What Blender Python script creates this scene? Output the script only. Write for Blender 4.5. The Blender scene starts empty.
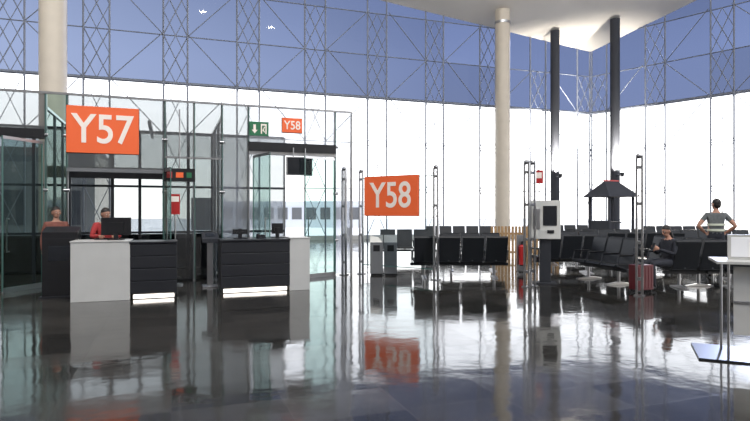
import bpy, math, random
from mathutils import Vector, Matrix
random.seed(4)
S=bpy.context.scene
C=S.collection
try:
    S.view_settings.view_transform='Standard'
    S.view_settings.look='None'
except Exception: pass

# ---------------------------------------------------------------- materials
def mat(name,col,rough=.5,metal=0,emit=0,spec=.5,noise=0,nscale=8):
    m=bpy.data.materials.new(name); m.use_nodes=True
    nt=m.node_tree; p=nt.nodes['Principled BSDF']
    p.inputs['Base Color'].default_value=(*col,1)
    p.inputs['Roughness'].default_value=rough
    p.inputs['Metallic'].default_value=metal
    p.inputs['Specular IOR Level'].default_value=spec
    if emit:
        p.inputs['Emission Color'].default_value=(*col,1)
        p.inputs['Emission Strength'].default_value=emit
    if noise:
        tc=nt.nodes.new('ShaderNodeTexCoord'); n=nt.nodes.new('ShaderNodeTexNoise')
        n.inputs['Scale'].default_value=nscale; n.inputs['Detail'].default_value=4
        nt.links.new(tc.outputs['Object'],n.inputs['Vector'])
        r=nt.nodes.new('ShaderNodeValToRGB')
        r.color_ramp.elements[0].color=(*[c*(1-noise) for c in col],1)
        r.color_ramp.elements[1].color=(*[min(1,c*(1+noise)) for c in col],1)
        r.color_ramp.elements[0].position=.3; r.color_ramp.elements[1].position=.7
        nt.links.new(n.outputs['Fac'],r.inputs['Fac']); nt.links.new(r.outputs['Color'],p.inputs['Base Color'])
    return m

def glass(name,tint,ior=1.45,vary=0,frost=0,frostcol=(1,1,1),bay=3.9,row=2.6,grough=.02,far=None):
    m=bpy.data.materials.new(name); m.use_nodes=True
    nt=m.node_tree; nt.nodes.clear(); L=nt.links.new
    out=nt.nodes.new('ShaderNodeOutputMaterial')
    tr=nt.nodes.new('ShaderNodeBsdfTransparent'); tr.inputs['Color'].default_value=(*tint,1)
    gl=nt.nodes.new('ShaderNodeBsdfGlossy'); gl.inputs['Roughness'].default_value=grough
    fr=nt.nodes.new('ShaderNodeFresnel'); fr.inputs['IOR'].default_value=ior
    mx=nt.nodes.new('ShaderNodeMixShader')
    L(fr.outputs[0],mx.inputs[0])
    L(tr.outputs[0],mx.inputs[1]); L(gl.outputs[0],mx.inputs[2])
    last=mx
    if vary:
        tc=nt.nodes.new('ShaderNodeTexCoord'); sp=nt.nodes.new('ShaderNodeSeparateXYZ'); L(tc.outputs['Object'],sp.inputs[0])
        cb=nt.nodes.new('ShaderNodeCombineXYZ')
        for i,(ax,st,of) in enumerate((('X',bay,0),('Z',row,8.7))):
            s0=nt.nodes.new('ShaderNodeMath'); s0.operation='SUBTRACT'; s0.inputs[1].default_value=of; L(sp.outputs[ax],s0.inputs[0])
            d=nt.nodes.new('ShaderNodeMath'); d.operation='DIVIDE'; d.inputs[1].default_value=st; L(s0.outputs[0],d.inputs[0])
            f=nt.nodes.new('ShaderNodeMath'); f.operation='FLOOR'; L(d.outputs[0],f.inputs[0]); L(f.outputs[0],cb.inputs[i])
        wn=nt.nodes.new('ShaderNodeTexWhiteNoise'); L(cb.outputs[0],wn.inputs['Vector'])
        r=nt.nodes.new('ShaderNodeValToRGB'); L(wn.outputs['Value'],r.inputs['Fac'])
        r.color_ramp.elements[0].color=(*[c*(1-vary) for c in tint],1)
        r.color_ramp.elements[1].color=(*[min(1,c*(1+vary)) for c in tint],1)
        L(r.outputs['Color'],tr.inputs['Color'])
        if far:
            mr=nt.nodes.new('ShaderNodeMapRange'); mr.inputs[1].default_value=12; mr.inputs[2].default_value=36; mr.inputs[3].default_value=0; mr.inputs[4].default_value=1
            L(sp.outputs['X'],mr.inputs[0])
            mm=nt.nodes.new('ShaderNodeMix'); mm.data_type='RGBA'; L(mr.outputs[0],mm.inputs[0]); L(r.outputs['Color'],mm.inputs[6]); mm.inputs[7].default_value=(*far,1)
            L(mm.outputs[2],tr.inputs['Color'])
    if frost:
        df=nt.nodes.new('ShaderNodeBsdfTranslucent'); df.inputs['Color'].default_value=(*frostcol,1)
        m2=nt.nodes.new('ShaderNodeMixShader'); m2.inputs[0].default_value=frost
        L(mx.outputs[0],m2.inputs[1]); L(df.outputs[0],m2.inputs[2]); last=m2
    L(last.outputs[0],out.inputs[0])
    return m

M={}
M['steel']=mat('brushed_steel',(.42,.42,.43),.3,1)
M['fsteel']=mat('satin_frame_steel',(.26,.27,.28),.4,.7)
M['dsteel']=mat('dark_steel',(.035,.038,.045),.45,.3)
M['truss']=mat('painted_truss_steel',(.20,.22,.27),.5,.2)
M['black']=mat('black_plastic',(.008,.008,.010),.4)
M['seat']=mat('black_seat_leather',(.006,.008,.011),.5,noise=.2,nscale=30)
M['white']=mat('white_laminate',(.50,.50,.48),.35,noise=.04,nscale=3)
M['cab']=mat('light_grey_cabinet',(.62,.62,.58),.4)
M['col']=mat('painted_column',(.62,.55,.45),.5,noise=.04,nscale=2)
M['ceil']=mat('ceiling_panel',(.88,.84,.78),.6,noise=.03,nscale=.4)
M['orange']=mat('orange_sign',(.80,.13,.035),.45,emit=.10)
M['letter']=mat('sign_lettering',(.85,.76,.68),.5,emit=.08)
M['green']=mat('green_exit_sign',(.02,.14,.06),.4,emit=.1)
M['red']=mat('red_paint',(.45,.02,.02),.35)
M['led']=mat('led_strip',(1,.93,.85),.5,emit=2.5)
M['slat']=mat('charcoal_slat',(.014,.015,.019),.35)
M['wood']=mat('fence_wood',(.36,.22,.10),.6,noise=.3,nscale=12)
M['screen']=mat('dark_screen',(.01,.012,.016),.12)
M['gedge']=mat('green_glass_edge',(.08,.17,.15),.25)
M['wall']=mat('plaster_wall',(.40,.39,.37),.7,noise=.05)
M['bluegrey']=mat('dark_grey_cladding',(.045,.048,.058),.7,spec=.2)
M['skin']=mat('skin',(.42,.22,.15),.55)
M['hair']=mat('dark_hair',(.015,.011,.009),.6)
M['redcloth']=mat('red_shirt_cloth',(.36,.03,.03),.8,noise=.15,nscale=20)
M['darkcloth']=mat('dark_trouser_cloth',(.02,.022,.03),.85,noise=.2,nscale=20)
M['greycloth']=mat('grey_shirt_cloth',(.13,.14,.14),.85,noise=.2,nscale=20)
M['brown']=mat('brown_jacket_cloth',(.20,.07,.05),.8,noise=.2,nscale=20)
M['vest']=mat('hi_vis_tape',(.65,.68,.55),.5)
M['eye']=mat('eye_dark',(.02,.02,.02),.2)
M['lip']=mat('lips',(.3,.1,.09),.5)
M['suit']=mat('dark_red_suitcase_shell',(.10,.010,.015),.35)
M['apron']=mat('apron_concrete',(.74,.73,.71),.85,noise=.06,nscale=.05)
M['bldg']=mat('grey_terminal_cladding',(.17,.17,.17),.7,noise=.1,nscale=.3)
M['bldgd']=mat('dark_building_windows',(.05,.055,.065),.2)
M['pale']=mat('pale_vehicle_paint',(.85,.86,.88),.4)
M['gclear']=glass('clear_facade_glass',(.97,.98,.99),1.2)
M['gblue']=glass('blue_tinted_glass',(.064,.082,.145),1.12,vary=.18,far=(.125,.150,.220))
M['ggate']=glass('gate_glass',(.82,.87,.87),1.35)
M['gdark']=glass('smoked_gate_glass',(.43,.46,.46),1.9)
M['gdoor']=glass('green_door_glass',(.50,.64,.61),1.15)
M['gsilver']=glass('silvery_gate_glass',(.40,.42,.42),2.1,frost=.25,frostcol=(.85,.87,.88),grough=.05)
M['gfrost']=glass('milky_portal_glass',(.80,.82,.84),1.5,frost=.45,frostcol=(.95,.96,.97))

def floor_mat():
    m=bpy.data.materials.new('polished_granite_tiles'); m.use_nodes=True
    nt=m.node_tree; L=nt.links.new; p=nt.nodes['Principled BSDF']
    tc=nt.nodes.new('ShaderNodeTexCoord'); mp=nt.nodes.new('ShaderNodeMapping')
    mp.inputs['Rotation'].default_value=(0,0,math.radians(-20)); L(tc.outputs['Object'],mp.inputs[0])
    sp=nt.nodes.new('ShaderNodeSeparateXYZ'); L(mp.outputs[0],sp.inputs[0])
    cb=nt.nodes.new('ShaderNodeCombineXYZ'); seams=[]
    T=(.9,.6)
    def mth(op,a,b=None):
        n=nt.nodes.new('ShaderNodeMath'); n.operation=op
        if hasattr(a,'links'): L(a,n.inputs[0])
        else: n.inputs[0].default_value=a
        if b is not None:
            if hasattr(b,'links'): L(b,n.inputs[1])
            else: n.inputs[1].default_value=b
        return n.outputs[0]
    for i,ax in enumerate('XY'):
        d=mth('DIVIDE',sp.outputs[ax],T[i])
        L(mth('FLOOR',d),cb.inputs[i])
        f=mth('FRACT',d); a=mth('ABSOLUTE',mth('SUBTRACT',f,.5))
        seams.append(mth('GREATER_THAN',a,.5-.002/T[i]))
    seam=mth('MAXIMUM',seams[0],seams[1])
    wn=nt.nodes.new('ShaderNodeTexWhiteNoise'); L(cb.outputs[0],wn.inputs['Vector'])
    ns=nt.nodes.new('ShaderNodeTexNoise'); ns.inputs['Scale'].default_value=1.3; ns.inputs['Detail'].default_value=5
    L(tc.outputs['Object'],ns.inputs['Vector'])
    fine=nt.nodes.new('ShaderNodeTexNoise'); fine.inputs['Scale'].default_value=60; L(tc.outputs['Object'],fine.inputs['Vector'])
    v=mth('ADD',mth('MULTIPLY',wn.outputs['Value'],.5),mth('MULTIPLY',ns.outputs['Fac'],.4))
    v=mth('ADD',v,mth('MULTIPLY',fine.outputs['Fac'],.2))
    r=nt.nodes.new('ShaderNodeValToRGB'); L(v,r.inputs['Fac'])
    r.color_ramp.elements[0].color=(.013,.0125,.011,1); r.color_ramp.elements[1].color=(.050,.047,.042,1)
    r.color_ramp.elements[0].position=.2; r.color_ramp.elements[1].position=.95
    L(r.outputs['Color'],p.inputs['Base Color'])
    ro=mth('ADD',mth('MULTIPLY',wn.outputs['Value'],.05),mth('MULTIPLY',ns.outputs['Fac'],.09))
    L(mth('ADD',mth('ADD',ro,.01),mth('MULTIPLY',seam,.15)),p.inputs['Roughness'])
    p.inputs['IOR'].default_value=1.58
    wv=nt.nodes.new('ShaderNodeVectorMath'); wv.operation='SUBTRACT'; L(wn.outputs['Color'],wv.inputs[0]); wv.inputs[1].default_value=(.5,.5,.5)
    sc=nt.nodes.new('ShaderNodeVectorMath'); sc.operation='SCALE'; L(wv.outputs[0],sc.inputs[0]); sc.inputs['Scale'].default_value=.006
    ad=nt.nodes.new('ShaderNodeVectorMath'); ad.operation='ADD'; L(sc.outputs[0],ad.inputs[0])
    b=nt.nodes.new('ShaderNodeBump'); b.inputs['Strength'].default_value=.05; b.inputs['Distance'].default_value=.05
    n2=nt.nodes.new('ShaderNodeTexNoise'); n2.inputs['Scale'].default_value=3; L(tc.outputs['Object'],n2.inputs['Vector'])
    L(n2.outputs['Fac'],b.inputs['Height']); L(b.outputs[0],ad.inputs[1])
    nn=nt.nodes.new('ShaderNodeVectorMath'); nn.operation='NORMALIZE'; L(ad.outputs[0],nn.inputs[0]); L(nn.outputs[0],p.inputs['Normal'])
    return m
M['floor']=floor_mat()

# ---------------------------------------------------------------- mesh builder
class B:
    def __init__(s): s.v=[];s.f=[];s.m=[];s.mats=[];s.sm=[]
    def mi(s,k):
        if k not in s.mats: s.mats.append(k)
        return s.mats.index(k)
    def add(s,vs,fs,k,smooth=False):
        o=len(s.v); s.v+= [tuple(v) for v in vs]; i=s.mi(k)
        for f in fs: s.f.append([o+a for a in f]); s.m.append(i); s.sm.append(smooth)
    def box(s,c,d,k,rot=None,taper=1):
        x,y,z=[a/2 for a in d]
        vs=[Vector((sx*x*(taper if sz>0 else 1),sy*y*(taper if sz>0 else 1),sz*z)) for sz in(-1,1) for sy in(-1,1) for sx in(-1,1)]
        if rot is not None: vs=[rot@v for v in vs]
        vs=[v+Vector(c) for v in vs]
        s.add(vs,[(0,2,3,1),(4,5,7,6),(0,1,5,4),(2,6,7,3),(0,4,6,2),(1,3,7,5)],k)
    def b2(s,x0,x1,y0,y1,z0,z1,k): s.box(((x0+x1)/2,(y0+y1)/2,(z0+z1)/2),(abs(x1-x0),abs(y1-y0),abs(z1-z0)),k)
    def tube(s,a,b,r,k,n=8,r2=None):
        a=Vector(a);b=Vector(b); r2=r if r2 is None else r2
        d=(b-a).normalized(); u=d.orthogonal().normalized(); w=d.cross(u)
        vs=[]
        for p,rr in((a,r),(b,r2)):
            for i in range(n):
                t=2*math.pi*i/n; vs.append(p+u*math.cos(t)*rr+w*math.sin(t)*rr)
        fs=[(i,(i+1)%n,n+(i+1)%n,n+i) for i in range(n)]
        s.add(vs,fs,k,True); s.add(vs[:n],[tuple(reversed(range(n)))],k); s.add(vs[n:],[tuple(range(n))],k)
    def path(s,pts,r,k,n=8):
        for a,b in zip(pts,pts[1:]): s.tube(a,b,r,k,n)
    def ell(s,c,rad,k,rot=None,nu=14,nv=9,v0=0,v1=1):
        vs=[];fs=[]
        for j in range(nv+1):
            ph=math.pi*(v0+(v1-v0)*j/nv)
            for i in range(nu):
                th=2*math.pi*i/nu
                p=Vector((rad[0]*math.sin(ph)*math.cos(th),rad[1]*math.sin(ph)*math.sin(th),rad[2]*math.cos(ph)))
                if rot is not None: p=rot@p
                vs.append(p+Vector(c))
        for j in range(nv):
            for i in range(nu):
                a=j*nu+i;b=j*nu+(i+1)%nu; fs.append((a,a+nu,b+nu,b))
        s.add(vs,fs,k,True)
    def prism(s,prof,x0,x1,k):
        n=len(prof); vs=[(x0,p[0],p[1]) for p in prof]+[(x1,p[0],p[1]) for p in prof]
        s.add(vs,[tuple(range(n)),tuple(reversed(range(n,2*n)))]+[(i,n+i,n+(i+1)%n,(i+1)%n) for i in range(n)],k)
    def quad(s,pts,k): s.add(pts,[tuple(range(len(pts)))],k)
    def obj(s,name,loc=(0,0,0),rz=0,bevel=0,parent=None):
        me=bpy.data.meshes.new(name); me.from_pydata(s.v,[],s.f)
        for k in s.mats: me.materials.append(M[k])
        me.polygons.foreach_set('material_index',s.m); me.polygons.foreach_set('use_smooth',s.sm); me.update()
        o=bpy.data.objects.new(name,me); C.objects.link(o); o.location=loc; o.rotation_euler=(0,0,math.radians(rz))
        if bevel:
            md=o.modifiers.new('bevel','BEVEL'); md.width=bevel; md.segments=2; md.limit_method='ANGLE'; md.angle_limit=math.radians(50)
        if parent: o.parent=parent
        return o
def text(body,size,parent,loc,name='lettering',k='letter',rot=(math.radians(90),0,0),sx=1):
    cu=bpy.data.curves.new('t','FONT'); cu.body=body; cu.size=size; cu.align_x='CENTER'; cu.align_y='CENTER'; cu.extrude=.004; cu.offset=size*.012
    t=bpy.data.objects.new('t',cu); C.objects.link(t)
    dg=bpy.context.evaluated_depsgraph_get(); me=bpy.data.meshes.new_from_object(t.evaluated_get(dg))
    bpy.data.objects.remove(t)
    me.materials.clear(); me.materials.append(M[k])
    o=bpy.data.objects.new(name,me); C.objects.link(o); o.parent=parent; o.location=loc; o.rotation_euler=rot; o.scale=(sx,1,1)
    return o

H=1.6
# ---------------------------------------------------------------- hall shell
COR=Vector((15.4,40,0)); AB=math.degrees(math.atan2(12,34.1)); 
ub=Vector((math.cos(math.radians(AB)),math.sin(math.radians(AB)),0))
ur=Vector((.649,-.761,0)).normalized(); AR=math.degrees(math.atan2(ur.y,ur.x))
def roofz(y): return 13.1-.317*(y-40)
LB=46.8; LR=31.2
Pl=COR-ub*LB; Pr=COR+ur*LR
b=B(); b.add([(Pl.x,Pl.y,0),(COR.x,COR.y,0),(Pr.x,Pr.y,0),(Pr.x,-9,0),(Pl.x,-9,0)],[(4,3,2,1,0)],'floor')
b.add([(Pl.x,Pl.y,-.4),(COR.x,COR.y,-.4),(Pr.x,Pr.y,-.4),(Pr.x,-9,-.4),(Pl.x,-9,-.4)],[(0,1,2,3,4)],'wall')
b.obj('floor')
b=B(); ps=[Pl,COR,Pr,Vector((Pr.x,-9,0)),Vector((Pl.x,-9,0))]
vs=[(p.x,p.y,roofz(p.y)) for p in ps]+[(p.x,p.y,roofz(p.y)+.6) for p in ps]
b.add(vs,[(0,1,2,3,4),(9,8,7,6,5)]+[(i,5+i,5+(i+1)%5,(i+1)%5) for i in range(5)],'ceil')
b.obj('ceiling')
b=B(); b.b2(Pl.x,Pr.x,-9.3,-9,0,14,'wall'); b.obj('wall_back')
b=B(); b.b2(Pl.x-.3,Pl.x,-9,Pl.y-.2,0,24,'wall'); b.obj('wall_left')

def facade(wname,tname,sname,origin,ang,length,direction,flip):
    T=8.7
    def yat(x): return origin.y+direction.y*x
    zt=lambda x: roofz(yat(x))
    lo=B(); lo.quad([(0,0,.25),(length,0,.25),(length,0,T),(0,0,T)],'gclear'); 
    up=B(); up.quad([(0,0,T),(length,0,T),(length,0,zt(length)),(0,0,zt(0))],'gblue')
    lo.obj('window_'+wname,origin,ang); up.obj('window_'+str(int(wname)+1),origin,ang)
    b=B(); s=flip
    n=int(length/3.9)
    rows=[.25+ (T-.25)/3*i for i in range(4)]
    while rows[-1]+2.6<zt(length): rows.append(rows[-1]+2.6)
    for i in range(n+1):
        x=i*3.9
        x2=x+1.25
        for xx in (x,x2):
            if xx<=length: b.tube((xx,s*.12,0.02),(xx,s*.12,zt(xx)-.05),.05,'truss',8)
        if x2>length: continue
        mid=(x+x2)/2
        for q,(a,c) in enumerate(zip(rows,rows[1:])):
            if c>zt(x2): break
            rr=.03 if c>T+.1 else .022
            b.tube((x,s*.12,a),(x2,s*.12,c),rr,'truss',6); b.tube((x2,s*.12,a),(x,s*.12,c),rr,'truss',6)
            h=(a+c)/2
            if c>T+.1:
                b.tube((x,s*.12,h),(mid,s*.12,c),.022,'truss',6); b.tube((x2,s*.12,h),(mid,s*.12,c),.022,'truss',6)
                b.tube((x,s*.12,h),(mid,s*.12,a),.022,'truss',6); b.tube((x2,s*.12,h),(mid,s*.12,a),.022,'truss',6)
            if c>T-.1 and x+3.9<=length and c<zt(x+3.9):
                nx=x+3.9
                if (q+i)%2: b.tube((x2,s*.12,a),(nx,s*.5,c),.027,'truss',6)
                else: b.tube((nx,s*.12,a),(x2,s*.5,c),.027,'truss',6)
    for r in rows[1:]:
        x0=0
        if zt(0)<r:
            while x0<length and zt(x0)<r: x0+=.1
        if x0<length: b.tube((x0,s*.06,r),(length,s*.06,r),(.035 if r>T else .025) if abs(r-T)>.1 else .10,'truss',6)
    b.obj(tname,origin,ang)
    t=B(); t.b2(0,length,-.08,.08,0,.25,'white'); t.obj(sname,origin,ang)
facade('1','facade_truss','trim_1',COR,AB+180,LB,-ub,1)
facade('3','facade_truss','trim_2',COR,AR,LR,ur,-1)

def column(x,y,r):
    b=B(); b.tube((0,0,.12),(0,0,roofz(y)-.02+0.0),r,'col',40); b.tube((0,0,0),(0,0,.12),r+.06,'steel',40)
    b.tube((0,0,roofz(y)-.9),(0,0,roofz(y)-.75),r+.03,'steel',40)
    b.obj('round_column',(x,y,0))
column((53-375)/560*21.5,21.5,.48)
column((502.5-375)/560*35.6,35.6,.47)
for px,d in((555,37.5),(615,36.3)):
    b=B(); x=(px-375)/560*d; b.tube((0,0,.1),(0,0,roofz(d)-.1),.3,'bluegrey',20); b.tube((0,0,0),(0,0,.1),.4,'steel',20); b.obj('facade_mast',(x,d,0))

# ---------------------------------------------------------------- outside
b=B(); b.quad([(-400,-300,-4.5),(400,-300,-4.5),(400,600,-4.5),(-400,600,-4.5)],'apron'); b.obj('apron_ground')
b=B()
b.b2(0,27,0,14,0,11.0,'bldg')
for i in range(7): b.b2(.8+i*3.7,3.8+i*3.7,-.06,0,5.2,7.8,'bldgd'); b.b2(.8+i*3.7,3.8+i*3.7,-.06,0,1,4,'bldgd')
b.b2(-.3,27.3,-.3,14.3,11.0,11.6,'pale')
b.obj('terminal_building',(-47,34,-4.5),20)
b=B(); b.b2(-18,0,-1.5,1.5,4.5,7.4,'pale')
for i in range(11): b.b2(-17.6+i*1.6,-16.5+i*1.6,-1.56,-1.5,5.4,6.7,'bldg')
b.b2(-19.5,-17,-2,2,4.2,7.8,'bldg')
for x in(-15,-2): b.tube((x,-1,0),(x,-1,4.5),.2,'bldg'); b.tube((x,1,0),(x,1,4.5),.2,'bldg'); b.b2(x-.6,x+.6,-1.5,1.5,0,.5,'bldgd')
b.obj('jet_bridge',(-1,62,-4.5),-8)
b=B(); b.b2(0,5,0,2.4,1.1,4,'pale'); b.b2(5.1,7,0.1,2.3,.7,2.8,'pale'); b.b2(6.2,7.02,.05,2.35,1.7,2.6,'bldg')
for x in(1,4,6.2):
    for y in(0.05,2.05): b.tube((x,y,.5),(x,y+.3,.5),.5,'black',20)
b.obj('catering_truck',(14,60,-4.5),10)

# ---------------------------------------------------------------- gate glass enclosure
G0=(-7.97,11.9,0); GA=20.2
def gate_wall():
    zt=4.2
    g=B(); 
    panes=[(-3.5,-1.9,0.03,zt,'gdark'),(-1.9,-.35,3.4,zt,'gsilver'),(-.35,.84,3.4,zt,'gsilver'),(.84,1.26,.03,zt,'gdoor'),(1.26,3.28,2.6,zt,'gsilver'),
           (3.28,3.92,.03,2.9,'gdark'),(3.28,3.92,2.9,zt,'gsilver'),(3.94,4.57,.03,2.9,'gdark'),(3.94,4.57,2.9,zt,'gsilver'),(4.57,5.2,.03,zt,'gsilver'),(5.2,7.4,3.34,zt,'gfrost'),(7.4,7.85,.03,zt,'gfrost')]
    for a,c,z0,z1,k in panes:
        g.quad([(a,0,z0),(c,0,z0),(c,0,z1),(a,0,z1)],k)
        g.tube((a+.005,0,z0),(a+.005,0,z1),.012,'gedge',4)
    g.b2(-3.5,7.85,-.02,.02,zt,zt+.05,'steel')
    g.b2(3.28,4.57,-.02,.02,2.88,2.92,'steel')
    for s in(-3.5,-1.9,-.35,.84,1.26,3.28,3.93,4.57,5.2,7.4,7.85): g.b2(s-.025,s+.025,.02,.09,0,zt,'steel')
    g.b2(-1.9,.84,-.08,.12,3.22,3.42,'black'); g.b2(5.2,7.4,-.08,.12,3.12,3.34,'black')
    g.b2(5.2,7.4,-.03,.08,3.04,3.12,'steel')
    g.b2(1.26,3.28,-.04,.1,2.52,2.6,'fsteel')
    for s in(.84,1.26,3.28,4.57,7.4):
        for z in(.9,2.1,3.3): g.tube((s-.06,-.03,z),(s+.06,-.03,z),.035,'steel')
    D=3.2
    for s,k in((.84,'gdark'),(3.28,'gdark'),(4.57,'gsilver')):
        g.quad([(s,.1,.03),(s,D,.03),(s,D,zt-.3),(s,.1,zt-.3)],k)
        for q in(1.1,2.15,D): g.b2(s-.03,s+.03,q-.03,q+.03,0,zt-.3,'fsteel')
        g.b2(s-.03,s+.03,.1,D,zt-.32,zt-.26,'steel'); g.b2(s-.02,s+.02,.1,D,1.0,1.05,'dsteel')
    for a,c in((-3.5,-2.3),(-2.3,-1.1),(-1.1,0),(0,.84),(.84,1.9),(1.9,2.6),(2.6,3.28),(3.28,3.9),(3.9,4.57)):
        g.quad([(a,D,.03),(c,D,.03),(c,D,zt-.3),(a,D,zt-.3)],'gdark')
        g.b2(c-.04,c+.04,D-.04,D+.04,0,zt-.3,'dsteel')
    for a,c in((4.57,5.6),(5.6,6.7)):
        g.quad([(a,D,.03),(c,D,.03),(c,D,zt-.3),(a,D,zt-.3)],'gsilver'); g.b2(c-.03,c+.03,D-.03,D+.03,0,zt-.3,'fsteel')
    for z in(1.05,2.35,zt-.3): g.b2(-3.5,6.7,D-.03,D+.03,z-.03,z+.03,'dsteel')
    g.b2(.9,3.2,D-.3,D-.1,2.55,2.85,'black'); 
    g.b2(-3.4,4.5,D+.1,D+.2,0,1.0,'dsteel')
    for s in(1.5,2.3,2.9): g.b2(s,s+.08,.3,D-.1,zt-.5,zt-.42,'steel')
    return g.obj('gate_glass_enclosure',G0,GA)
gate=gate_wall()
def G(s,d,z=0):
    a=math.radians(GA); return (G0[0]+s*math.cos(a)-d*math.sin(a),G0[1]+s*math.sin(a)+d*math.cos(a),z)
def leaf(s,d,ang,w,h):
    b=B(); b.quad([(0,0,.03),(w,0,.03),(w,0,h),(0,0,h)],'gdoor')
    for x in(0,w): b.b2(x-.012,x+.012,-.01,.01,.03,h,'gedge')
    b.b2(0,w,-.02,.02,0,.1,'steel'); b.b2(0,w,-.015,.015,h-.06,h,'steel'); b.tube((w*.85,-.05,.8),(w*.85,-.05,1.5),.015,'steel')
    b.tube((w*.85,-.05,.82),(w*.85,0.01,.82),.01,'steel');b.tube((w*.85,-.05,1.48),(w*.85,0.01,1.48),.01,'steel')
    b.obj('glass_door',G(s,d),GA+ang)
leaf(.80,-.1,-125,.95,3.15)
leaf(7.35,-.1,-155,.95,3.0)
leaf(5.3,-.1,-75,.95,3.0)
leaf(3.25,-.1,-80,.9,2.6)

def sign(body,w,h,loc,rz,ts,name='gate_number_sign'):
    b=B(); b.b2(-w/2,w/2,0,.05,-h/2,h/2,'orange'); b.b2(-w/2-.01,w/2+.01,.05,.07,-h/2-.01,h/2+.01,'black')
    o=b.obj(name,loc,rz,.004); text(body,ts,o,(0,-.004,-.01),sx=.86); return o
sign('Y57',1.46,1.03,G(2.0,-.16,3.44),GA,.90)
o=sign('Y58',.5,.36,G(6.25,-.14,3.78),GA,.30)
b=B(); b.b2(-.23,.23,0,.06,-.17,.17,'green'); b.b2(-.14,-.08,-.004,0,-.03,.1,'letter'); b.add([(-.18,-.006,-.03),(-.04,-.006,-.03),(-.11,-.006,-.12)],[(0,2,1)],'letter')
b.b2(.04,.18,-.004,0,-.12,.12,'letter'); b.b2(.07,.15,-.006,-.003,-.12,.08,'green'); b.box((.11,-.007,0),(.025,.004,.12),'letter',Matrix.Rotation(.4,3,'Y')); b.box((.11,-.007,-.05),(.025,.004,.08),'letter',Matrix.Rotation(-.6,3,'Y'))
b.obj('emergency_exit_sign',G(5.44,-.1,3.66),GA)
b=B(); b.b2(-.33,.33,0,.06,-.27,.2,'steel'); b.b2(-.30,.30,-.01,0,-.24,.17,'screen'); b.tube((-.15,.03,.2),(-.15,.03,.42),.015,'steel'); b.tube((.15,.03,.2),(.15,.03,.42),.015,'steel')
b.obj('hanging_flight_monitor',G(6.42,-.2,2.80),GA)
b=B(); b.b2(-.34,.34,0,.08,-.15,.15,'black'); b.b2(-.28,-.16,-.005,0,-.07,.07,'red'); b.b2(-.08,.08,-.005,0,-.06,.06,'orange'); b.b2(.15,.26,-.005,0,-.06,.06,'green')
b.tube((0,.04,.15),(0,.04,1.5),.015,'steel'); b.tube((0,.04,1.5),(0,.3,1.5),.015,'steel')
b.obj('gate_display_board',G(3.6,-.35,2.47),GA)
b=B(); b.b2(-.10,.10,0,.03,0,.45,'red'); b.b2(-.08,.08,-.004,0,.28,.4,'letter'); b.tube((0,.04,-1.55),(0,.04,.05),.015,'steel'); b.tube((0,.04,-1.57),(0,.04,-1.54),.17,'steel',20)
b.obj('notice_stand',(G(3.5,-.75,0)[0],G(3.5,-.75,0)[1],1.57),GA)

# ---------------------------------------------------------------- desks
def desk(loc,parts,D=.72,h=1.07):
    b=B()
    x=0
    for w,k in parts:
        if k=='white':
            b.b2(x,x+w,0,D,0.0,h,'white'); b.b2(x-.012,x+w+.012,-.012,D+.012,h,h+.025,'white')
        else:
            b.b2(x+.03,x+w-.03,.08,D,0.0,.1,'black'); b.b2(x+.05,x+w-.05,.05,.08,.012,.085,'led')
            b.b2(x,x+w,.03,D,.1,h-.04,'black')
            n=4; sh=(h-.04-.1)/n
            for i in range(n): b.b2(x,x+w,0.0,.035,.1+i*sh+.012,.1+(i+1)*sh-.004,'slat')
            b.b2(x-.01,x+w+.01,-.02,D,h-.035,h,'slat')
        x+=w
    return b.obj('boarding_counter',loc,20,.006)
d1=desk((-5.42,9.96,0),[(.975,'white'),(.815,'slat')])
d2=desk((-3.04,11.06,0),[(1.37,'slat'),(.42,'white')])
def P(o,x,y,z=0):
    a=math.radians(20); return (o[0]+x*math.cos(a)-y*math.sin(a),o[1]+x*math.sin(a)+y*math.cos(a),z)
D1=(-5.42,9.96);D2=(-3.04,11.06)
def monitor(p,rz,w=.52,h=.33,name='computer_monitor'):
    b=B(); b.b2(-w/2,w/2,-.02,.02,.09,.09+h,'black'); b.b2(-w/2+.02,w/2-.02,.02,.024,.11,.07+h,'screen'); b.b2(-w/4,w/4,-.05,-.02,.14,.0+h,'black')
    b.b2(-.04,.04,-.04,-.0,.015,.2,'black'); b.b2(-.13,.13,-.1,.09,0,.015,'black'); b.obj(name,p,rz,.004)
monitor(P(D1,.72,.30,1.096),12)
monitor(P(D2,.42,.5,1.071),20,.3,.10); monitor(P(D2,1.2,.5,1.071),15,.24,.22)
def phone(p,rz):
    b=B(); b.prism([(-.1,0),(.1,0),(.1,.07),(-.1,.02)],-.09,.09,'black'); b.b2(-.085,-.035,-.1,.1,.06,.09,'black'); b.box((-.06,-.08,.05),(.05,.05,.06),'black'); b.b2(0,.07,.02,.07,.05,.075,'screen'); b.obj('desk_phone',p,rz,.004)
phone(P(D2,.85,.45,1.071),20)
def reader(loc,rz,h=1.1):
    b=B(); b.b2(-.16,.16,-.2,.2,0,.03,'steel'); b.b2(-.06,.06,-.05,.05,.03,h-.1,'steel'); b.prism([(-.2,h-.12),(.2,h-.05),(.2,h+.1),(-.2,h-.03)],-.17,.17,'dsteel'); b.box((0,0.0,h+.04),(.2,.18,.01),'screen',Matrix.Rotation(.31,3,'X')); b.obj('boarding_pass_reader',loc,rz,.004)
reader(((210-375)/560*12.2,12.2,0),20,1.08)
b=B(); b.b2(-.3,.3,-.2,.2,0.04,1.12,'black'); b.prism([(-.2,1.12),(.2,1.12),(.2,1.34),(-.2,1.24)],-.3,.3,'black'); b.b2(-.34,.34,-.25,.25,0,.04,'slat'); b.b2(-.2,.2,-.205,-.2,.7,.98,'screen')
b.obj('self_boarding_cabinet',((59-375)/560*10.6,10.7,0),20,.01)

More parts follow.
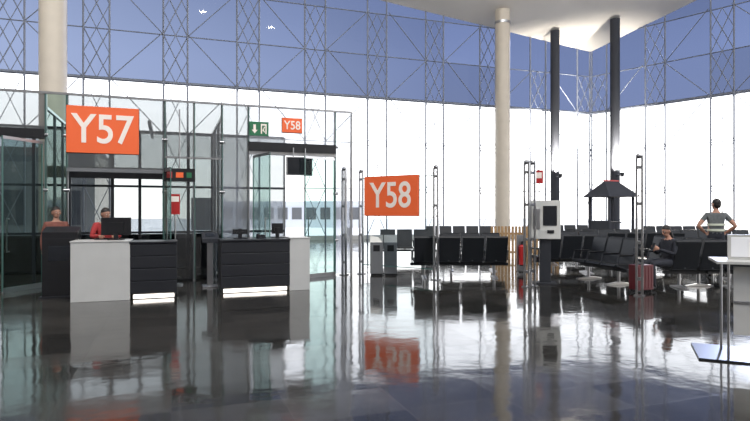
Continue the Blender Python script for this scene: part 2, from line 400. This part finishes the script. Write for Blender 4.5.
# ---------------------------------------------------------------- steel posts with Y58 sign
PP=[(-.36,14.7),(1.46,13.4),(3.28,12.1),(5.10,10.8)]
pa=math.degrees(math.atan2(-1.3,1.82))
def post(x,y,h=2.68):
    b=B(); 
    for q in(-.05,.05): b.b2(q-.018,q+.018,-.03,.03,.02,h,'steel')
    b.b2(-.09,.09,-.09,.09,0,.02,'steel'); b.ell((0,0,h+.02),(.07,.05,.05),'steel')
    for z in(.3,1.0,1.75,2.45): b.b2(-.045,.045,-.02,.02,z,z+.06,'steel'); b.tube((0,-.05,z+.03),(0,.05,z+.03),.03,'steel')
    b.obj('steel_post',(x,y,0),pa)
for x,y in PP: post(x,y)
post(-.80,14.5,2.72)
post(3.45,12.25,2.68)
b=B(); L=2.24
b.quad([(0,0,.25),(L-.12,0,.25),(L-.12,0,2.5),(0,0,2.5)],'ggate'); 
for z in(.25,2.5): b.b2(0,L-.12,-.008,.008,z-.01,z+.01,'gedge')
b.obj('glass_screen',(PP[0][0]+.05,PP[0][1]-.035,0),pa)
a=math.radians(pa); t=.96
sign('Y58',1.62,1.0,(PP[0][0]+t*math.cos(a)+.07*math.sin(a),PP[0][1]+t*math.sin(a)-.12,2.03),pa,.90)
# ---------------------------------------------------------------- litter bins
b=B()
for i in range(2):
    x=i*.36-.35
    b.b2(x,x+.33,-.2,.2,.05,.85,'fsteel'); b.prism([(-.2,.85),(.2,.85),(.2,.98),(.05,1.03),(-.12,.98)],x,x+.33,'cab'); b.b2(x+.08,x+.25,-.205,-.2,.62,.78,'black'); b.b2(x+.02,x+.31,-.18,.18,0,.05,'black')
b.obj('litter_bin',((384-375)/560*13.9+.0,13.9+.6,0),0,.01)
b=B(); b.tube((0,0,.2),(0,0,.68),.085,'red',20); b.ell((0,0,.68),(.085,.085,.06),'red'); b.tube((0,0,.72),(0,0,.8),.025,'black'); b.b2(-.02,.1,-.015,.015,.79,.83,'black'); b.path([(0.03,0,.77),(.13,0,.7),(.12,0,.4)],.012,'black'); b.b2(-.12,.12,-.12,.12,0,.02,'black'); b.b2(-.12,.12,.09,.11,.02,1.0,'steel'); b.b2(-.1,.1,-.1,.1,.17,.2,'black'); b.tube((-.09,.09,.18),(.09,.09,.18),.01,'steel')
b.obj('fire_extinguisher',((522-375)/560*15.2,15.2,0))
b=B(); b.b2(-.1,.14,-.12,.12,.04,1.02,'dsteel'); b.b2(-.25,.25,-.2,.2,0,.04,'dsteel'); b.b2(-.34,.34,-.2,.2,1.02,1.88,'cab'); b.b2(-.04,.26,-.215,-.2,1.32,1.76,'screen'); b.b2(-.26,-.1,-.22,-.2,1.25,1.7,'steel'); b.b2(.05,.2,-.22,-.2,1.15,1.22,'black')
b.obj('information_kiosk',((544-375)/560*12.7,12.7,0),-12,.01)
b=B(); b.b2(-.09,.09,0,.02,-.15,.15,'red'); b.b2(-.06,.06,-.003,0,-.03,.1,'letter'); b.b2(-.012,.012,.02,.04,-.54,.16,'steel')
b.obj('fire_equipment_sign',((539-375)/560*12.7,12.7,2.42),-20)

# ---------------------------------------------------------------- benches
def bench(n,loc,rz,w=.58):
    b=B(); W=n*w; x0=-W/2
    b.b2(x0-.05,-x0+.05,-.04,.04,.30,.37,'dsteel')
    for i in range(n):
        a=x0+i*w+.03; c=a+w-.06
        b.prism([(-.30,.43),(-.27,.40),(.18,.37),(.22,.40),(.20,.45),(-.27,.475)],a,c,'seat')
        b.prism([(.17,.44),(.23,.42),(.40,1.0),(.37,1.04),(.32,1.0)],a,c,'seat')
        b.prism([(.235,.5),(.25,.5),(.37,.9),(.355,.9)],a+.1,c-.1,'black')
        b.tube(((a+c)/2,0,.36),((a+c)/2,.24,.45),.022,'dsteel')
    for i in range(n+1):
        x=x0+i*w
        b.path([(x,.20,.45),(x,.24,.66),(x,-.20,.66),(x,-.25,.44),(x,.0,.36)],.016,'dsteel',6); b.b2(x-.028,x+.028,-.2,.2,.66,.69,'black')
    for x in ((x0+w*.5,-x0-w*.5) if n<5 else (x0+w*.5,0.01,-x0-w*.5)):
        b.tube((x,0,.05),(x,0,.32),.035,'steel',12); b.prism([(-.32,0),(.34,0),(.34,.02),(.05,.06),(-.05,.06),(-.32,.02)],x-.035,x+.035,'steel')
    b.obj('waiting_bench',loc,rz,.004)
def at(px,d,z=0): return ((px-375)/560*d,d,z)
bench(4,at(459,13.9),180); 
bench(3,at(472,15.6),0)
bench(3,at(405,19),0); 
bench(3,at(566,14.9),180+8)
bench(3,at(603,13.1),-78)
bench(4,at(672,13.1),-82)
bench(3,at(706,12.0),180)
bench(3,at(572,17.5),0); bench(5,at(610,19.3),0); bench(5,at(712,18.5),0); bench(4,at(640,16.8),180); bench(5,at(755,15.3),180); bench(5,at(778,13.4),180)
bench(5,at(560,26),0);bench(5,at(680,24),0);bench(5,at(460,24),0)

# ---------------------------------------------------------------- play house and fence
b=B()
for x in(-.55,.55):
    for y in(-.55,.55): b.b2(x-.04,x+.04,y-.04,y+.04,0,2.3,'bluegrey')
b.b2(-.62,.62,-.62,.62,.5,.6,'bluegrey')
rv=[(-.75,-.75,2.22),(.75,-.75,2.22),(.75,.75,2.22),(-.75,.75,2.22),(-.68,-.68,2.3),(.68,-.68,2.3),(.68,.68,2.3),(-.68,.68,2.3),(-.3,0,2.85),(.3,0,2.85)]
b.add(rv,[(0,1,5,4),(1,2,6,5),(2,3,7,6),(3,0,4,7),(4,5,9,8),(5,6,9),(6,7,8,9),(7,4,8),(3,2,1,0)],'bluegrey')
b.b2(-.35,.35,-.03,.03,2.83,2.88,'red')
b.b2(-.5,.5,.51,.55,.6,1.3,'bluegrey'); b.b2(-.57,-.53,-.5,.5,.6,1.3,'bluegrey')
for z in(.95,1.25):
    b.tube((-.55,-.55,z),(.0,-.55,z),.03,'bluegrey')
b.tube((.6,-.3,.55),(1.9,-.3,.1),.05,'bluegrey'); b.tube((.6,.3,.55),(1.9,.3,.1),.05,'bluegrey'); b.add([(.6,-.3,.55),(.6,.3,.55),(1.9,.3,.1),(1.9,-.3,.1)],[(0,1,2,3)],'red')
b.b2(1.8,2.0,-.35,.35,0,.1,'bluegrey')
b.obj('play_house',at(611,21.8),18)
b=B()
for i in range(20): b.box((i*.12,0,.57),(.085,.025,1.14),'wood')
b.b2(-.05,2.35,.015,.045,.2,.27,'wood'); b.b2(-.05,2.35,.015,.045,.85,.92,'wood')
b.obj('play_area_fence',at(492,19.5),0)

# ---------------------------------------------------------------- display table on the right edge
b=B()
b.b2(-.12,1.6,-.05,.75,.0,.02,'slat'); 
b.b2(.05,1.7,-.05,.65,1.05,1.08,'white')
for x,y in((.17,.05),(.17,.55),(1.5,.05),(1.5,.55)): b.tube((x,y,.02),(x,y,1.05),.013,'steel')
b.b2(.22,1.45,.06,.08,.28,1.02,'white'); b.b2(.22,1.45,.05,.06,.62,.65,'steel')
b.b2(.2,1.35,.30,.34,1.08,1.36,'white'); b.b2(.23,1.32,.295,.30,1.11,1.33,'pale')
b.obj('display_table',(3.66,6.1,0),-24,.004)

def suitcase(loc,rz):
    b=B(); b.b2(-.19,.19,-.13,.13,.06,.56,'suit')
    for i in range(5): b.b2(-.165+i*.075,-.135+i*.075,-.137,.137,.1,.53,'suit')
    for x in(-.15,.15):
        for y in(-.09,.09): b.tube((x-.012,y,.03),(x+.012,y,.03),.03,'black',12); b.b2(x-.015,x+.015,y-.015,y+.015,.03,.07,'black')
    b.path([(-.1,.09,.56),(-.1,.09,.9),(.1,.09,.9),(.1,.09,.56)],.01,'dsteel'); b.b2(-.06,.06,-.02,.02,.56,.59,'black')
    b.obj('rolling_suitcase',loc,rz,.012)
suitcase(at(641,11.3),15)

# ---------------------------------------------------------------- people
def human(name,loc,rz,J,top,legs,sleeve='long',extra=None,turn=0,hair='short',tilt=0,scale=1.0,grip=.5):
    """faces -y in its own frame"""
    V=Vector
    jn={k:V(v) for k,v in J.items()}
    vs=[];rad=[]
    idx={}
    def add(k,p,r): idx[k]=len(vs); vs.append(p); rad.append(r)
    pel=jn['pelvis'];chest=jn['chest'];neck=jn['neck'];head=jn['head']
    add('pelvis',pel,(.165,.12)); add('waist',pel.lerp(chest,.45),(.14,.105)); add('chest',chest,(.17,.12)); add('neckb',chest.lerp(neck,.75),(.085,.075)); add('neck',neck,(.055,.055)); add('headb',neck.lerp(head,.6),(.052,.055))
    E=[('pelvis','waist',top),('waist','chest',top),('chest','neckb',top),('neckb','neck','skin'),('neck','headb','skin')]
    for s in 'lr':
        add('sh'+s,jn['sh'+s],(.068,.068)); add('ua'+s,jn['sh'+s].lerp(jn['el'+s],.5),(.055,.055)); add('el'+s,jn['el'+s],(.044,.044)); add('fa'+s,jn['el'+s].lerp(jn['wr'+s],.4),(.042,.042)); add('wr'+s,jn['wr'+s],(.028,.028))
        lo=top if sleeve=='long' else 'skin'
        E+=[('chest','sh'+s,top),('sh'+s,'ua'+s,top),('ua'+s,'el'+s,lo),('el'+s,'fa'+s,lo),('fa'+s,'wr'+s,lo)]
        add('hip'+s,jn['hip'+s],(.1,.1)); add('th'+s,jn['hip'+s].lerp(jn['kn'+s],.5),(.083,.083)); add('kn'+s,jn['kn'+s],(.06,.06)); add('ca'+s,jn['kn'+s].lerp(jn['an'+s],.35),(.058,.058)); add('an'+s,jn['an'+s],(.04,.04)); add('he'+s,jn['an'+s]+V((0,.03,-.05)),(.035,.035)); add('toe'+s,jn['toe'+s],(.035,.028))
        E+=[('pelvis','hip'+s,legs),('hip'+s,'th'+s,legs),('th'+s,'kn'+s,legs),('kn'+s,'ca'+s,legs),('ca'+s,'an'+s,legs),('an'+s,'he'+s,'black'),('he'+s,'toe'+s,'black')]
    me=bpy.data.meshes.new('sk'); me.from_pydata(vs,[(idx[a],idx[c]) for a,c,_ in E],[])
    o=bpy.data.objects.new('sk',me); C.objects.link(o)
    md=o.modifiers.new('s','SKIN'); md.use_smooth_shade=True
    sv=me.skin_vertices[0].data
    for i,r in enumerate(rad): sv[i].radius=r
    sv[0].use_root=True
    ss=o.modifiers.new('u','SUBSURF'); ss.levels=2; ss.render_levels=2
    bpy.context.view_layer.update()
    dg=bpy.context.evaluated_depsgraph_get(); em=bpy.data.meshes.new_from_object(o.evaluated_get(dg))
    b=B(); segs=[(vs[idx[a]],vs[idx[c]],k) for a,c,k in E]
    b.v=[tuple(v.co) for v in em.vertices]
    for p in em.polygons:
        c=p.center; best=None;bd=9
        for a,d,k in segs:
            ab=d-a; t=max(0,min(1,(c-a).dot(ab)/ab.length_squared)); dd=(c-(a+ab*t)).length
            if dd<bd: bd=dd;best=k
        b.f.append(list(p.vertices)); b.m.append(b.mi(best)); b.sm.append(True)
    bpy.data.objects.remove(o)
    R=Matrix.Rotation(math.radians(turn),3,'Z')@Matrix.Rotation(math.radians(tilt),3,'X')
    def hp(x,y,z): return head+R@V((x,y,z))
    b.ell(hp(0,.01,.02),(.078,.095,.10),'skin',R,20,14)
    b.ell(hp(0,-.02,-.045),(.055,.065,.065),'skin',R,16,10)
    b.ell(hp(0,-.098,-.012),(.013,.02,.024),'skin',R,10,6)
    for sx in(-1,1):
        b.ell(hp(sx*.03,-.082,.018),(.013,.007,.008),'letter',R,10,6); b.ell(hp(sx*.03,-.088,.018),(.006,.004,.006),'eye',R,8,5)
        b.ell(hp(sx*.03,-.084,.038),(.018,.006,.004),'hair',R,8,5)
        b.ell(hp(sx*.08,.01,.0),(.01,.02,.032),'skin',R,10,6)
    b.ell(hp(0,-.08,-.052),(.022,.008,.007),'lip',R,10,6)
    b.ell(hp(0,.022,.04),(.086,.097,.095),'hair',R@Matrix.Rotation(math.radians(-24),3,'X'),20,10,0,.52)
    b.ell(hp(0,.045,.0),(.078,.07,.085),'hair',R,18,10)
    if hair=='long': b.ell(hp(0,.06,-.09),(.08,.05,.14),'hair',R,16,10)
    for s,sg in(('l',1),('r',-1)):
        w=jn['wr'+s]; d=(w-jn['el'+s]).normalized()
        hd=J.get('hd'+s); d=V(hd).normalized() if hd else d
        pn=V(J.get('pn'+s,(sg,0,0)));
        side=d.cross(pn).normalized(); pn=side.cross(d).normalized()
        rot=Matrix((side,d,pn)).transposed()
        b.ell(w+d*.045,(.040,.055,.016),'skin',rot,14,8)
        for i,(off,ln) in enumerate(((-.029,.062),(-.01,.075),(.009,.07),(.027,.055))):
            p0=w+d*.085+side*off; p1=p0+d*ln*.45-pn*ln*.12*grip*2; p2=p1+d*ln*.3-pn*ln*.3*grip*2; p3=p2+d*ln*.12*(1-grip)-pn*ln*.25
            b.tube(p0-d*.02,p1,.0095,'skin',8,.0085); b.tube(p1,p2,.0085,'skin',8,.0075); b.tube(p2,p3,.0075,'skin',8,.006)
            for q,r in((p1,.0087),(p2,.0077),(p3,.006)): b.ell(q,(r,r,r),'skin',None,8,5)
        ts=-1 if J.get('thumb'+s,1)>0 else 1
        q0=w+d*.03+side*ts*.03; q1=q0+d*.03+side*ts*.028-pn*.01; q2=q1+d*.03+side*ts*.004-pn*.012
        b.tube(q0,q1,.012,'skin',8,.0105); b.tube(q1,q2,.0105,'skin',8,.008); b.ell(q1,(.0105,)*3,'skin',None,8,5); b.ell(q2,(.008,)*3,'skin',None,8,5)
    if extra: extra(b,jn)
    ob=b.obj(name,loc,rz); ob.scale=(scale,)*3
    return ob
stand=dict(pelvis=(0,0,.95),chest=(0,0,1.27),neck=(0,.0,1.47),head=(0,-.015,1.60),
 shl=(.18,0,1.37),shr=(-.18,0,1.37),ell=(.24,.03,1.09),elr=(-.24,.03,1.09),wrl=(.25,-.04,.84),wrr=(-.25,-.04,.84),
 hipl=(.09,0,.88),hipr=(-.09,0,.88),knl=(.11,-.02,.49),knr=(-.11,-.02,.49),anl=(.12,.02,.10),anr=(-.12,.02,.10),toel=(.14,-.15,.035),toer=(-.14,-.15,.035),pnl=(1,0,0),pnr=(-1,0,0))
j=dict(stand); j.update(chest=(0,-.05,1.26),neck=(0,-.1,1.45),head=(0,-.14,1.57),shl=(.18,-.06,1.36),shr=(-.18,-.06,1.36),ell=(.24,-.17,1.14),elr=(-.25,-.16,1.14),wrl=(.12,-.38,1.165),wrr=(-.12,-.38,1.165),hdl=(-.1,-1,-.05),hdr=(.1,-1,-.05),pnl=(0,0,1),pnr=(0,0,1))
human('gate_agent',P(D1,.46,1.05),20+10,j,'redcloth','darkcloth',turn=25,tilt=14)
human('passenger',(-6.52,11.45,0),40,dict(stand),'brown','darkcloth',turn=10,tilt=8,scale=1.0)
b=B(); b.prism([(-.07,0),(.07,0),(.07,.025),(-.07,.012)],-.2,.2,'black')
for i in range(4): b.b2(-.18,.18,-.055+i*.03,-.033+i*.03,.014+i*.0025,.022+i*.003,'slat')
b.obj('keyboard',P(D1,.52,.58,1.096),20)
j=dict(stand); j.update(ell=(.36,.08,1.13),elr=(-.36,.08,1.13),wrl=(.20,-.06,.98),wrr=(-.20,-.06,.98),hdl=(-.7,-.5,-.5),hdr=(.7,-.5,-.5))
def vest(b,jn):
    for z in(1.02,1.14):
        n=24
        vs=[];
        for zz in(z,z+.045):
            for i in range(n):
                t=2*math.pi*i/n; vs.append((.178*math.cos(t),.135*math.sin(t),zz))
        b.add(vs,[(i,(i+1)%n,n+(i+1)%n,n+i) for i in range(n)],'vest',True)
human('airport_worker',at(716,13.9),160,j,'greycloth','darkcloth',sleeve='short',extra=vest,turn=30,scale=1.13)
sit=dict(pelvis=(0,.06,.57),chest=(0,.12,.90),neck=(0,.08,1.09),head=(0,.03,1.21),
 shl=(.18,.11,1.0),shr=(-.18,.11,1.0),ell=(.23,.02,.74),elr=(-.23,.02,.74),wrl=(.07,-.22,.84),wrr=(-.08,-.20,.80),
 hipl=(.09,.03,.56),hipr=(-.09,.03,.56),knl=(.12,-.42,.55),knr=(-.12,-.42,.55),anl=(.12,-.38,.10),anr=(-.12,-.46,.10),toel=(.13,-.55,.035),toer=(-.13,-.63,.035),pnl=(.6,-.6,.3),pnr=(-.6,-.6,.3),hdl=(-.5,-.6,.5),hdr=(.5,-.6,.5))
def ph(b,jn): b.box((0,-.30,.90),(.075,.012,.15),'screen',Matrix.Rotation(-.5,3,'X'))
human('seated_traveller',at(665,11.85),-75,sit,'darkcloth','darkcloth',extra=ph,turn=5,tilt=22,hair='long')

# ---------------------------------------------------------------- added fill lights: unseen overhead lamps, ceiling spots
def fill_lamp(x,y,e):  # lamp added out of view, behind the camera, as interior fill
    z=roofz(y)-1.2
    b=B(); b.tube((0,0,0),(0,0,.25),.5,'steel',24,.3); b.tube((0,0,.25),(0,0,1.15),.02,'steel'); b.tube((0,0,-.02),(0,0,0),.46,'steel',24)
    o=b.obj('added_fill_lamp',(x,y,z))
    l=bpy.data.lights.new('added_fill_light','AREA'); l.shape='DISK'; l.size=.9; l.energy=e; l.color=(1,.95,.88)
    q=bpy.data.objects.new('added_fill_light',l); C.objects.link(q); q.parent=o; q.location=(0,0,-.05)
for x in(-14,-5,4,13):
    for y in(-3,): fill_lamp(x,y,2000)
for x,y,r in(((555-375)/560*37.5,37.5,.3),((615-375)/560*36.3,36.3,.3)):  # spots added on the masts to brighten the ceiling
    b=B(); b.tube((0,0,0),(0,-.75,0),.04,'dsteel',12); b.tube((0,-.75,-.12),(0,-.75,.14),.08,'dsteel',16,.16)
    o=b.obj('ceiling_fill_spot',(x,y-r-.02,4.0)); 
    l=bpy.data.lights.new('ceiling_fill_light','SPOT'); l.energy=9000; l.spot_size=math.radians(85); l.spot_blend=1; l.shadow_soft_size=.12; l.color=(1,.93,.82)
    q=bpy.data.objects.new('ceiling_fill_light',l); C.objects.link(q); q.parent=o; q.location=(0,-.75,.18); q.rotation_euler=(math.pi-.72,0,0)

# ---------------------------------------------------------------- sun, sky, camera
az=math.radians(35)
sd=Vector((math.sin(az),math.cos(az),math.tan(math.radians(18)))).normalized()
l=bpy.data.lights.new('sun','SUN'); l.energy=9; l.angle=.02; l.color=(1,.92,.8)
o=bpy.data.objects.new('sun',l); C.objects.link(o); o.location=(60,60,40); o.rotation_euler=(-sd).to_track_quat('-Z','Y').to_euler()
w=bpy.data.worlds.new('sky'); S.world=w; w.use_nodes=True; nt=w.node_tree; bg=nt.nodes['Background']
tc=nt.nodes.new('ShaderNodeTexCoord'); sp=nt.nodes.new('ShaderNodeSeparateXYZ'); nt.links.new(tc.outputs['Generated'],sp.inputs[0])
r=nt.nodes.new('ShaderNodeValToRGB'); nt.links.new(sp.outputs['Z'],r.inputs['Fac'])
r.color_ramp.elements[0].position=0; r.color_ramp.elements[0].color=(1,.97,.93,1)
r.color_ramp.elements[1].position=.6; r.color_ramp.elements[1].color=(.24,.30,.44,1)
e=r.color_ramp.elements.new(.25); e.color=(.88,.91,.97,1)
nt.links.new(r.outputs['Color'],bg.inputs['Color']); bg.inputs['Strength'].default_value=3.2
cd=bpy.data.cameras.new('camera'); cam=bpy.data.objects.new('camera',cd); C.objects.link(cam)
cam.location=(0,0,H); cam.rotation_euler=(math.radians(90),0,0); cd.sensor_width=36; cd.lens=36*560/750; cd.shift_y=2.5/750; cd.clip_end=1500
S.camera=cam
